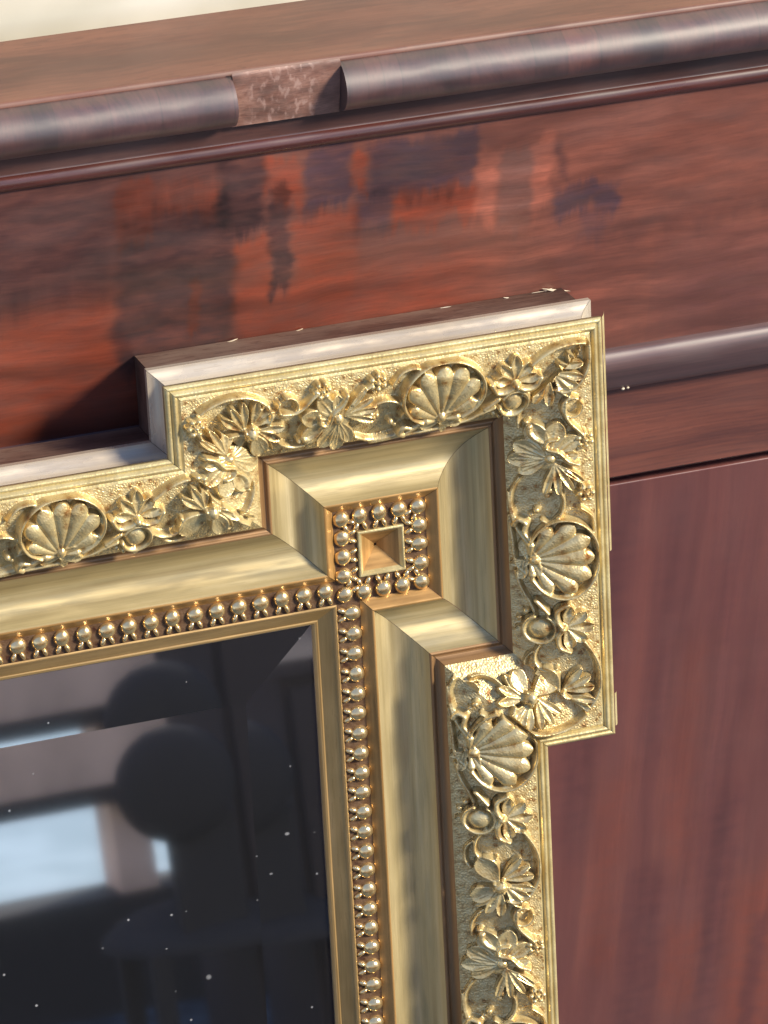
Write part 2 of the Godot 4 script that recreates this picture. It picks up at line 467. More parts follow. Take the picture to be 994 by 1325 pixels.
# ornament on segment i; s = s_at + sign * distance along the segment
func ornament(i: int, s_at: float, from_: float, to_: float) -> void:
	var a := corners[i]
	var b := corners[(i + 1) % 20]
	var ma := mitre(i)
	var mb := mitre((i + 1) % 20)
	var d := seg_dir(i)
	var out := seg_out(i)
	var rows := 150
	var pebble := FastNoiseLite.new()
	pebble.seed = 40 + i
	pebble.frequency = 0.30
	pebble.fractal_octaves = 2
	var longest := 0.0
	var ends := []
	for r in rows + 1:
		var o := BAND0 + BAND_WIDTH * r / rows
		var e0 := maxf((ma * o).dot(d), from_)
		var e1 := minf((b - a).dot(d) + (mb * o).dot(d), to_)
		ends.append(Vector2(e0, e1))
		longest = maxf(longest, e1 - e0)
	var cols := maxi(int(longest / 0.8), 4)
	var w := cols + 1
	var pos := PackedVector3Array(); pos.resize(w * (rows + 1))
	var who := PackedByteArray(); who.resize(w * (rows + 1))
	var inst := PackedInt32Array(); inst.resize(w * (rows + 1))
	for r in rows + 1:
		var t := BAND_WIDTH * r / rows
		var h0 := band_height(t)
		var slope := (band_height(minf(t + 0.5, BAND_WIDTH)) - band_height(maxf(t - 0.5, 0.0))) / (minf(t + 0.5, BAND_WIDTH) - maxf(t - 0.5, 0.0))
		var nn := Vector2(-slope, 1).normalized()
		var fade := smoothstep(0.0, 3.0, t) * smoothstep(0.0, 2.0, BAND_WIDTH - t)
		var fy := clampf(t / CELL, 0.0, HH - 1.001)
		var y0 := int(fy)
		var ty := fy - y0
		for c in w:
			var along: float = lerpf(ends[r].x, ends[r].y, float(c) / cols)
			var s := s_at + along
			var fx := fposmod(s, PERIOD) / CELL
			var x0 := int(fx)
			var tx := fx - x0
			var xa := x0 % HW
			var xb := (x0 + 1) % HW
			var h := lerpf(lerpf(relief[y0 * HW + xa], relief[y0 * HW + xb], tx), lerpf(relief[(y0 + 1) * HW + xa], relief[(y0 + 1) * HW + xb], tx), ty)
			var id := owner_of[(y0 + (1 if ty > 0.5 else 0)) * HW + (xb if tx > 0.5 else xa)]
			if h < 0.4: id = GROUND
			h *= BOLD
			h += pebble.get_noise_2d(along, t) * (0.65 if id == GROUND else 0.3)
			h *= fade * smoothstep(0.0, 4.0, along - ends[r].x) * smoothstep(0.0, 4.0, ends[r].y - along)
			var o := BAND0 + t + nn.x * h
			var p := a + d * along + out * o
			var k := r * w + c
			pos[k] = F(p.x, p.y, h0 + nn.y * h)
			who[k] = id
			inst[k] = int(floor((s + 110.0) / PERIOD))
	var nor := PackedVector3Array(); nor.resize(pos.size())
	var uv := PackedVector2Array(); uv.resize(pos.size())
	for r in rows + 1:
		for c in w:
			var dx := pos[r * w + mini(c + 1, cols)] - pos[r * w + maxi(c - 1, 0)]
			var dy := pos[mini(r + 1, rows) * w + c] - pos[maxi(r - 1, 0) * w + c]
			var n := dx.cross(dy).normalized()
			if n.z < 0.0: n = -n
			nor[r * w + c] = n
	var groups := {}
	var done_ := PackedByteArray(); done_.resize(w * (rows + 1))
	for r in rows:
		for c in cols:
			var k := r * w + c
			var id := who[k]
			if id == GROUND: continue
			if done_[k]: continue
			# one piece of relief: every quad of the same kind that hangs together
			var piece := PackedInt32Array()
			var todo := PackedInt32Array([k])
			done_[k] = 1
			while todo.size() > 0:
				var q := todo[todo.size() - 1]
				todo.resize(todo.size() - 1)
				piece.append(q)
				for step in [1, -1, w, -w]:
					var z: int = q + step
					if z < 0 or z >= w * rows or z % w == cols: continue
					if done_[z] or who[z] != id or inst[z] != inst[k]: continue
					done_[z] = 1
					todo.append(z)
			if piece.size() < 40:
				for q in piece: who[q] = GROUND
				continue
			piece.sort()
			groups[id * 1000 + groups.size()] = piece
	var bed := PackedInt32Array()
	for r in rows:
		for c in cols:
			if who[r * w + c] == GROUND: bed.append(r * w + c)
	groups[0] = bed
	var band: MeshInstance3D
	var keys := groups.keys()
	keys.sort()
	var names := ["", "shell_ornament", "palmette_ornament", "flower_ornament", "leaf_ornament", "scroll_stem", "berry_cluster"]
	for key in keys:
		var quads: PackedInt32Array = groups[key]
		var sh := Shape.new()
		var remap := {}
		for k in quads:
			var four := [k, k + 1, k + w + 1, k + w]
			for f in 4:
				var v: int = four[f]
				if not remap.has(v):
					remap[v] = sh.p.size()
					sh.p.append(pos[v]); sh.n.append(nor[v]); sh.t.append(Vector2.ZERO)
				four[f] = remap[v]
			sh.quad(four[0], four[1], four[2], four[3])
		if key == 0:
			band = mesh_part("ornament_band", sh.done(), M.ground, frame_node)
		else:
			mesh_part(names[key / 1000], sh.done(), M.gold, band)

# ---------------------------------------------------------------- beads
var pearl_mesh: ArrayMesh
var leaf_mesh: ArrayMesh

func dome(sh: Shape, centre: Vector3, rx: float, ry: float, rz: float, turn: float, rings := 6, around := 12) -> void:
	var rows := []
	for i in rings + 1:
		var e := PI / 2 * i / rings
		var row := []
		for j in around:
			var f := TAU * j / around
			var q := Vector3(cos(e) * cos(f) * rx, cos(e) * sin(f) * ry, sin(e) * rz)
			var nn := Vector3(cos(e) * cos(f) / rx, cos(e) * sin(f) / ry, sin(e) / rz)
			row.append(sh.vert(centre + q.rotated(Vector3.BACK, turn), nn.rotated(Vector3.BACK, turn)))
		rows.append(row)
	for i in rings:
		for j in around:
			sh.quad(rows[i][j], rows[i][(j + 1) % around], rows[i + 1][(j + 1) % around], rows[i + 1][j])

func make_bead_meshes() -> void:
	var sh := Shape.new()
	dome(sh, Vector3.ZERO, 11.4 * U, 12.0 * U, 11.0 * U, 0, 7, 14)
	pearl_mesh = sh.done()
	sh = Shape.new()
	for s in [-1.0, 1.0]:
		dome(sh, Vector3(s * 5.8 * U, 0, 0), 3.9 * U, 7.2 * U, 6.2 * U, s * 0.42, 5, 10)
	leaf_mesh = sh.done()

# out points to the moulding's outer side
func bead(at: Vector2, out: Vector2, jig: float, under: Node) -> void:
	var turn := out.angle() - PI / 2
	var p := mesh_part("pearl", pearl_mesh, M.pearl, under)
	var q := at + out * 4.6
	p.transform = Transform3D(Basis(Vector3.BACK, turn + jig).scaled_local(Vector3(1.0 + jig * 0.9, 1.0 - jig * 0.7, 0.86 - absf(jig) * 2.2 + 0.1)), F(q.x + jig * 9.0, q.y - jig * 7.0, -12.4))
	var l := mesh_part("bead_leaf", leaf_mesh, M.pearl, under)
	q = at - out * 9.8
	l.transform = Transform3D(Basis(Vector3.BACK, turn + jig * 0.4), F(q.x, q.y, -12.4))

func plate(sh: Shape, u0: float, v0: float, u1: float, v1: float, h: float) -> void:
	var fl := Vector2(AXIS.x * 2, AXIS.y * 2)
	sh.flat_towards([F(u0, v0, h), F(u1, v0, h), F(u1, v1, h), F(u0, v1, h)], Vector3.BACK, [Vector2(u0, v0) * U, Vector2(u1, v0) * U, Vector2(u1, v1) * U, Vector2(u0, v1) * U])

# ---------------------------------------------------------------- the mirror
func build_mirror() -> void:
	var lean := deg_to_rad(LEAN)
	var vb := -1604.0
	frame_node = thing("gilt_mirror", "large gilt-framed mirror with eared corner and leafy border, leaning on the mahogany cabinet", "mirror", Vector3(AXIS.x * U, vb * U * cos(lean) + G, -vb * U * sin(lean)))
	frame_node.rotation.x = -lean
	base_shift = -Vector3(AXIS.x, vb, 0) * U
	# long mouldings
	for i in 20:
		moulding("fillet_moulding", i, [[Vector2(-14, -12), Vector2(-3.5, -1.5)], arc_profile(-3.5, -1.5, 1.0, 0.0, 1.2, 4)], M.bole)
		var scoop := []
		for k in 21:
			var x := k / 20.0
			scoop.append(Vector2(1.0 + 71.0 * x, -27.0 * pow(sin(PI * pow(x, 0.9)), 0.85) + 4.0 * x))
		moulding("cove_moulding", i, [scoop], M.cove)
		moulding("step_moulding", i, [arc_profile(72, 4.0, 77, 4.5, 1.6, 5), [Vector2(77, 4.5), Vector2(79, 2.4), Vector2(82, 3.4), Vector2(86, 8.5), Vector2(89, 15.0)]], M.step)
		var lip := [[Vector2(196, 55), Vector2(198.5, 53.0), Vector2(199.5, 53.0)], arc_profile(199.5, 53.0, 207, 54.5, 3.6, 7), [Vector2(207, 54.5), Vector2(208.5, 52.5)], arc_profile(208.5, 52.5, 215.5, 51.0, 2.6, 6), [Vector2(215.5, 51.0), Vector2(216, 46), Vector2(209, 44.5)]]
		moulding("outer_lip", i, lip, M.lip)
		var side := []
		for k in 13:
			var e := k / 12.0 * PI / 2
			side.append(Vector2(198.0 + 24.0 * (1.0 - cos(e)), 32.0 - 34.0 * sin(e)))
		moulding("side_moulding", i, [[Vector2(209, 44.5), Vector2(198, 44), Vector2(198, 32)], side, arc_profile(222, -2.0, 222, -11, 0.0, 2), [Vector2(222, -11), Vector2(214, -12.5)]], M.silver)
		moulding("back_frame", i, [[Vector2(214, -12.5), Vector2(214, -86)], [Vector2(214, -86), Vector2(60, -87)]], M.back)
	# bare gesso where the back edge and the end of the side moulding are knocked
	var rng2 := RandomNumberGenerator.new()
	rng2.seed = 12
	for k in 8:
		var sh2 := Shape.new()
		var along := rng2.randf_range(-205.0, 360.0) if k > 3 else rng2.randf_range(340.0, 362.0)
		var l := rng2.randf_range(5.0, 15.0)
		if rng2.randf() < 0.25: l *= 2.4
		dome(sh2, F(along, RISE + 213.4, rng2.randf_range(-85, -80)), l * U, 0.9 * U, rng2.randf_range(0.8, 2.4) * U, rng2.randf_range(-0.3, 0.3), 3, 7)
		mesh_part("gesso_chip", sh2.done(), M.chip, frame_node)
	# a splinter of the outer lip still stands proud along the right-hand side
	for r in [[300.0, -12.0], [-215.0, -262.0]]:
		var sh3 := Shape.new()
		var pr := arc_profile(216.2, 52.0, 222.0, 44.0, 2.0, 4)
		sweep(sh3, 2, pr, RISE - r[0] + 0.0, RISE - r[1])
		mesh_part("lip_splinter", sh3.done(), M.lip, frame_node)
	# flat bed under the beads, sight edge, glass
	var R := Rect2(2 * AXIS.x - DROP, 2 * AXIS.y, 0, 0)
	var u1 := DROP; var u0 := 2 * AXIS.x - DROP; var v1 := 0.0; var v0 := 2 * AXIS.y
	var beds := []
	for side in 4:
		var sh := Shape.new()
		if side == 0: plate(sh, u0 + 47, v1 - 47, u1 - 45, v1 - 14, -12)
		if side == 1: plate(sh, u1 - 47, v0 + 45, u1 - 14, v1 - 45, -12)
		if side == 2: plate(sh, u0 + 47, v0 + 14, u1 - 45, v0 + 47, -12)
		if side == 3: plate(sh, u0 + 14, v0 + 45, u0 + 47, v1 - 45, -12)
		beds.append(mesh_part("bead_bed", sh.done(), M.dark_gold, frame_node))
	var inset := func(d: float): return [Vector2(u0 + d, v1 - d), Vector2(u1 - d, v1 - d), Vector2(u1 - d, v0 + d), Vector2(u0 + d, v0 + d)]
	var prof := [Vector2(46.5, -10.5), Vector2(48.5, -9.5), Vector2(50.5, -10.5), Vector2(52, -12.5), Vector2(69, -24.5), Vector2(71, -24.0), Vector2(73.5, -25.0), Vector2(76, -28.5), Vector2(76.2, -36.5)]
	for e in 4:
		var sh := Shape.new()
		for k in prof.size() - 1:
			var p0: Array = inset.call(prof[k].x)
			var p1: Array = inset.call(prof[k + 1].x)
			var a: Vector2 = p0[e]; var b: Vector2 = p0[(e + 1) % 4]
			var c: Vector2 = p1[(e + 1) % 4]; var d: Vector2 = p1[e]
			var l := a.distance_to(b) * U
			var dir := (b - a).normalized()
			var dh: float = prof[k + 1].y - prof[k].y
			var towards := Vector3(-dir.y * dh, dir.x * dh, prof[k + 1].x - prof[k].x)
			sh.flat_towards([F(a.x, a.y, prof[k].y), F(b.x, b.y, prof[k].y), F(c.x, c.y, prof[k + 1].y), F(d.x, d.y, prof[k + 1].y)], towards, [Vector2(0, k * 0.004), Vector2(l, k * 0.004), Vector2(l, k * 0.004 + 0.004), Vector2(0, k * 0.004 + 0.004)])
		mesh_part("sight_edge", sh.done(), M.sight, frame_node)
	build_glass(inset)
	# beads along the top and the right-hand side
	var rng := RandomNumberGenerator.new()
	rng.seed = 5
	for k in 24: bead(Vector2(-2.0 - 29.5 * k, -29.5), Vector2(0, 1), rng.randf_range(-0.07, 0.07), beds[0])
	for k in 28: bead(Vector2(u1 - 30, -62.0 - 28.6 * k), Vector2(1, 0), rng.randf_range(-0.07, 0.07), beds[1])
	# the square at each ear
	for cx in 2:
		for cy in 2:
			square(cx == 1, cy == 1, rng)

func square(left: bool, low: bool, rng: RandomNumberGenerator) -> void:
	var c := Vector2(77.5, 18.5)
	if left: c.x = 2 * AXIS.x - c.x
	if low: c.y = 2 * AXIS.y - c.y
	var sh := Shape.new()
	for e in 4:
		var a := e * PI / 2
		var q := [Vector2(-30.5, 30.5), Vector2(30.5, 30.5), Vector2(63.5, 63.5), Vector2(-63.5, 63.5)]
		var pts := []
		var uvs := []
		for p in q:
			var r: Vector2 = c + p.rotated(a)
			pts.append(F(r.x, r.y, -12.1))
			uvs.append(r * U)
		sh.flat_towards(pts, Vector3.BACK, uvs)
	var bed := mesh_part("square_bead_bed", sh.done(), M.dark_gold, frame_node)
	# raised inner border, then four sunk faces that meet in a point
	for e in 4:
		var a := e * PI / 2
		var b := Shape.new()
		var steps := [Vector2(32, -12.3), Vector2(31.5, -8.5), Vector2(30.5, -7.8), Vector2(29, -7.8), Vector2(28, -9), Vector2(25.2, -13)]
		for k in steps.size() - 1:
			var o0: Vector2 = steps[k]; var o1: Vector2 = steps[k + 1]
			var q := [Vector3(-o0.x, o0.x, o0.y), Vector3(o0.x, o0.x, o0.y), Vector3(o1.x, o1.x, o1.y), Vector3(-o1.x, o1.x, o1.y)]
			var pts := []
			for p in q:
				var r := Vector2(p.x, p.y).rotated(a) + c
				pts.append(F(r.x, r.y, p.z))
			var nv := Vector2(0, -(o1.y - o0.y)).rotated(a) * -1.0
			b.flat_towards(pts, Vector3(nv.x, nv.y, o0.x - o1.x), [Vector2(0, 0), Vector2(0.04, 0), Vector2(0.04, 0.004), Vector2(0, 0.004)])
		mesh_part("square_border", b.done(), M.lip, frame_node)
		var f := Shape.new()
		var p0 := Vector2(-25.2, 25.2).rotated(a) + c
		var p1 := Vector2(25.2, 25.2).rotated(a) + c
		var p2 := Vector2(1.6, 1.6).rotated(a) + c
		var p3 := Vector2(-1.6, 1.6).rotated(a) + c
		var nn := Vector2(0, -1).rotated(a)
		f.flat_towards([F(p0.x, p0.y, -13), F(p1.x, p1.y, -13), F(p2.x, p2.y, -35), F(p3.x, p3.y, -35)], Vector3(nn.x * 22.0, nn.y * 22.0, 23.6), [Vector2(0, 0), Vector2(0.03, 0), Vector2(0.016, 0.016), Vector2(0.014, 0.016)])
		mesh_part("sunk_face", f.done(), M.bole, frame_node)
	if left or low: return
	for e in 4:
		var a := -e * PI / 2
		for k in 4:
			var p := Vector2(-53.0 + 26.5 * k if k > 0 else -53.0, 48.5).rotated(a) + c
			var o := Vector2(0, 1).rotated(a)
			if k == 0:
				o = Vector2(-0.7071, 0.7071).rotated(a)
				p = Vector2(-49.5, 49.5).rotated(a) + c
			bead(p, o, rng.randf_range(-0.08, 0.08), bed)

func build_glass(inset: Callable) -> void:
	var w := 1024
	var h := 1024
	# dust, fingermarks and lost silvering, laid over a dark old plate
	var im := Image.create(w, h, false, Image.FORMAT_RGB8)
	var mt := Image.create(w, h, false, Image.FORMAT_RGB8)
	im.fill(Color(0.90, 0.91, 0.94))
	mt.fill(Color(0.993, 0.095, 1.0))       # metalness in red, roughness in green
	var rng := RandomNumberGenerator.new()
	rng.seed = 77
	for k in 100:
		var x := rng.randi_range(4, w - 12)
		var y := rng.randi_range(4, h - 12)
		var r := rng.randf_range(0.9, 2.2)
		if rng.randf() < 0.10: r = rng.randf_range(2.4, 4.6)
		var strength := rng.randf_range(0.08, 0.5)
		var sx := rng.randf_range(0.6, 1.2)
		for yy in range(-6, 7):
			for xx in range(-6, 7):
				var q := Vector2(xx * sx, yy).length() / r
				if q < 1.0:
					var f := strength * (1.0 - q * q)
					im.set_pixel(x + xx, y + yy, im.get_pixel(x + xx, y + yy).lerp(Color(0.78, 0.78, 0.76), f))
					var m := mt.get_pixel(x + xx, y + yy)
					mt.set_pixel(x + xx, y + yy, Color(m.r * (1.0 - f), lerpf(m.g, 0.8, f), 0))
	for k in 4:                         # smears and wiped streaks
		var c := Vector2(rng.randi_range(40, w - 40), rng.randi_range(40, h - 40))
		var rx := rng.randf_range(14, 30)
		var ry := rng.randf_range(20, 36)
		var tilt := rng.randf_range(-0.5, 0.5)
		var strength := rng.randf_range(0.006, 0.012)
		for yy in range(-36, 37):
			for xx in range(-36, 37):
				var q := Vector2(xx, yy).rotated(tilt) / Vector2(rx, ry)
				var px := int(c.x) + xx
				var py := int(c.y) + yy
				if q.length() < 1.0 and px >= 0 and py >= 0 and px < w and py < h:
					var f := strength * (1.0 - q.length_squared())
					im.set_pixel(px, py, im.get_pixel(px, py).lerp(Color(0.72, 0.72, 0.72), f))
					var mm := mt.get_pixel(px, py)
					mt.set_pixel(px, py, Color(mm.r * (1.0 - f), lerpf(mm.g, 0.8, f), 0))
	var m := StandardMaterial3D.new()
	m.resource_name = "silvered glass"
	m.albedo_texture = ImageTexture.create_from_image(im)
	m.metallic = 1.0
	m.metallic_texture = ImageTexture.create_from_image(mt)
	m.metallic_texture_channel = BaseMaterial3D.TEXTURE_CHANNEL_RED
	m.roughness = 0.35
	m.roughness_texture = m.metallic_texture
	m.roughness_texture_channel = BaseMaterial3D.TEXTURE_CHANNEL_GREEN
	m.uv1_scale = Vector3(1.6, 1.6, 1)
	M.glass = m
	var bevel := 96.0
	var fall := -1.9
	var o: Array = inset.call(75.0)
	var n: Array = inset.call(75.0 + bevel)
	var sh := Shape.new()
	var pts := []
	var uvs := []
	for p in n:
		pts.append(F(p.x, p.y, -33.0)); uvs.append(p * U)
	sh.flat_towards(pts, Vector3.BACK, uvs)
	var plate_ := mesh_part("mirror_glass", sh.done(), M.glass, frame_node)
	for e in 4:
		var s := Shape.new()
		var a: Vector2 = o[e]; var b: Vector2 = o[(e + 1) % 4]
		var c: Vector2 = n[(e + 1) % 4]; var d: Vector2 = n[e]
		var dir := (b - a).normalized()
		var out := Vector2(-dir.y, dir.x)
		s.flat_towards([F(a.x, a.y, -33.0 - fall), F(b.x, b.y, -33.0 - fall), F(c.x, c.y, -33.0), F(d.x, d.y, -33.0)], Vector3(out.x * fall, out.y * fall, bevel), [a * U, b * U, c * U, d * U])
		mesh_part("bevel", s.done(), M.glass, plate_)

# ---------------------------------------------------------------- the cabinet
var cab: Node3D
const CABZ := -172.0
const X0 := -1350.0
const X1 := 1150.0

func C(x: float, y: float, z: float) -> Vector3:      # wall-square coordinates -> the cabinet's own axes
	return Vector3(x * U, y * U + G, z * U) - cab.position

# a moulding straight across the cabinet from xa to xb; prof holds (y, z), travelling downwards
func across(n: String, prof: Array, xa: float, xb: float, m: Material, caps := true) -> MeshInstance3D:
	var sh := Shape.new()
	var run := 0.0
	var rows := []
	for k in prof.size():
		var p: Vector2 = prof[k]
		if k > 0: run += p.distance_to(prof[k - 1])
		var d: Vector2 = (prof[mini(k + 1, prof.size() - 1)] - prof[maxi(k - 1, 0)]).normalized()
		var normal := Vector3(0, d.y, -d.x)
		rows.append([sh.vert(C(xa, p.x, p.y), normal, Vector2(xa, run) * U), sh.vert(C(xb, p.x, p.y), normal, Vector2(xb, run) * U)])
	for k in prof.size() - 1:
		sh.quad(rows[k][0], rows[k][1], rows[k + 1][1], rows[k + 1][0])
	if caps:
		for e in [[xa, -1.0], [xb, 1.0]]:
			var pts := []
			for p in prof: pts.append(C(e[0], p.x, p.y))
			sh.flat_towards(pts, Vector3(e[1], 0, 0))
	return mesh_part(n, sh.done(), m, cab)

func wood(name_: String, im: Image, rough: float, sc: Vector3, coat := 0.0) -> StandardMaterial3D:
	var m := StandardMaterial3D.new()
	m.resource_name = name_
	m.albedo_texture = ImageTexture.create_from_image(im)
	m.roughness = rough
	m.roughness_texture = M.cabinet_wear
	m.uv1_scale = sc
	m.metallic_specular = 0.7
	if coat > 0.0:
		m.clearcoat_enabled = true
		m.clearcoat = coat
		m.clearcoat_roughness = 0.52
	return m

# worn and darkened patches: x0, y0, x1, y1 in cabinet units, colour, strength, softness of the edge
func paint_marks(im: Image, marks: Array, left: float, top: float, wide: float, high: float, n: FastNoiseLite) -> void:
	var w := im.get_width()
	var h := im.get_height()
	for mk in marks:
		var px0 := int((mk[0] - left) / wide * w)
		var px1 := int((mk[2] - left) / wide * w)
		var py0 := int((top - mk[3]) / high * h)
		var py1 := int((top - mk[1]) / high * h)
		var e: float = mk[6] * 2.2 + 1.0
		var col: Color = mk[4]
		for y in range(maxi(0, py0 - 30), mini(h, py1 + 36)):
			for x in range(maxi(0, px0 - 20), mini(w, px1 + 20)):
				var wx := n.get_noise_2d(y * 0.025, x * 0.004 + mk[0]) * 10.0 + n.get_noise_2d(y * 0.11, mk[2]) * 2.0
				var drip := n.get_noise_2d(x * 0.022, mk[1] + y * 0.002) * 26.0 + n.get_noise_2d(x * 0.07, mk[3]) * 13.0 + n.get_noise_2d(x * 0.3, y * 0.1) * 4.0
				var dx := minf(x + wx - px0, px1 - (x + wx))
				var dy0 := y + drip * 0.5 - py0
				var dy1 := py1 - (y + drip)
				var k: float = smoothstep(0.0, 1.0, dx / e + 0.5) * smoothstep(0.0, 1.0, dy0 / (e * 1.6) + 0.5) * smoothstep(0.0, 1.0, dy1 / (e * 1.6 + 5.0) + 0.5) * mk[5]
				if k <= 0.0: continue
				k *= 0.86 + 0.5 * n.get_noise_2d(x * 0.018, y * 0.05 + 70.0)
				var c := im.get_pixel(x, y)
				var l := c.get_luminance() / (0.265 if wide > 800.0 else 0.29)
				im.set_pixel(x, y, c.lerp(Color(col.r * l, col.g * l, col.b * l), clampf(k, 0.0, 1.0)))

func panel_image() -> Image:
	var im := grain_image(1024, 512, Color(0.375, 0.225, 0.22), Color(0.405, 0.245, 0.236), Color(0.44, 0.265, 0.248), 56, 9.0, 5.0, 0.5, 0.2)
	im.rotate_90(CLOCKWISE)
	var n := FastNoiseLite.new()
	n.seed = 19
	n.frequency = 1.0
	n.fractal_octaves = 3
	var dusk := Color(0.330, 0.198, 0.213)
	var red := Color(0.504, 0.258, 0.201)
	var marks := [
		[430, -420, 520, -120, dusk, 0.55, 34.0], [430, -760, 486, -360, dusk, 0.5, 26.0], [560, -620, 600, -140, dusk, 0.4, 22.0],
		[648, -900, 700, -220, dusk, 0.3, 24.0], [730, -560, 790, -120, dusk, 0.35, 34.0],
		[610, -840, 650, -420, red, 0.3, 16.0], [632, -1130, 690, -960, red, 0.4, 12.0], [690, -1250, 730, -700, dusk, 0.5, 12.0],
		[735, -1300, 860, -880, red, 0.5, 22.0], [500, -1000, 540, -640, red, 0.35, 14.0], [560, -1300, 620, -820, dusk, 0.5, 16.0], [770, -1240, 795, -960, dusk, 0.5, 8.0],
	]
	paint_marks(im, marks, 380.0, -80.0, 560.0, 1120.0, n)
	return im

func frieze_image() -> Image:
	var w := 1024
	var h := 352
	# covers x -420..700, y 545..160 at about 1.09 units a pixel
	var im := grain_image(w, h, Color(0.322, 0.195, 0.171), Color(0.390, 0.236, 0.203), Color(0.458, 0.283, 0.240), 61, 4.0, 14.0, 0.65, 0.3)
	var n := FastNoiseLite.new()
	n.seed = 9
	n.frequency = 1.0
	n.fractal_octaves = 3
	var red := Color(0.475, 0.215, 0.145)
	var rose := Color(0.525, 0.30, 0.24)
	var dusk := Color(0.232, 0.146, 0.146)
	var plum := Color(0.270, 0.185, 0.207)
	# x0, y0, x1, y1, colour, strength, edge, lean
	var marks := [
		[-430, 120, 270, 350, red, 0.72, 34.0], [-60, 120, 240, 300, red, 0.4, 40.0],
		[230, 150, 720, 520, rose, 0.55, 40.0],
		[-430, 380, -232, 560, dusk, 0.7, 26.0], [-238, 250, -84, 486, dusk, 0.92, 8.0], [-236, 500, -96, 560, dusk, 0.5, 10.0],
		[-104, 432, -44, 545, dusk, 0.95, 6.0], [-36, 335, -10, 500, dusk, 0.9, 4.0],
		[-92, 170, -70, 330, dusk, 0.5, 10.0],
		[8, 454, 70, 545, plum, 1.0, 5.0], [76, 410, 126, 478, plum, 0.85, 6.0], [96, 452, 238, 536, plum, 0.95, 5.0],
		[268, 380, 320, 503, Color(0.36, 0.24, 0.215), 0.85, 6.0], [348, 386, 440, 430, plum, 0.95, 5.0], [388, 345, 420, 392, plum, 0.5, 6.0],
		[-239, 446, -192, 535, red, 0.85, 4.0], [-196, 476, -102, 524, red, 0.7, 7.0],
		[-47, 468, 4, 531, red, 0.8, 5.0], [75, 474, 95, 531, red, 0.9, 4.0], [124, 404, 247, 458, red, 0.95, 5.0],
		[238, 396, 270, 504, rose, 0.8, 5.0], [-6, 300, 80, 452, red, 0.72, 6.0], [-84, 312, -35, 421, red, 0.75, 5.0],
		[-143, 300, -129, 384, red, 0.85, 3.0], [-390, 250, -243, 366, red, 0.55, 14.0],
		[318, 395, 345, 510, rose, 0.7, 5.0], [352, 440, 362, 500, dusk, 0.55, 4.0],
		[420, 350, 720, 366, dusk, 0.3, 10.0],
		[520, 160, 720, 300, plum, 0.35, 50.0],
	]
	paint_marks(im, marks, -420.0, 545.0, 1120.0, 385.0, n)
	return im

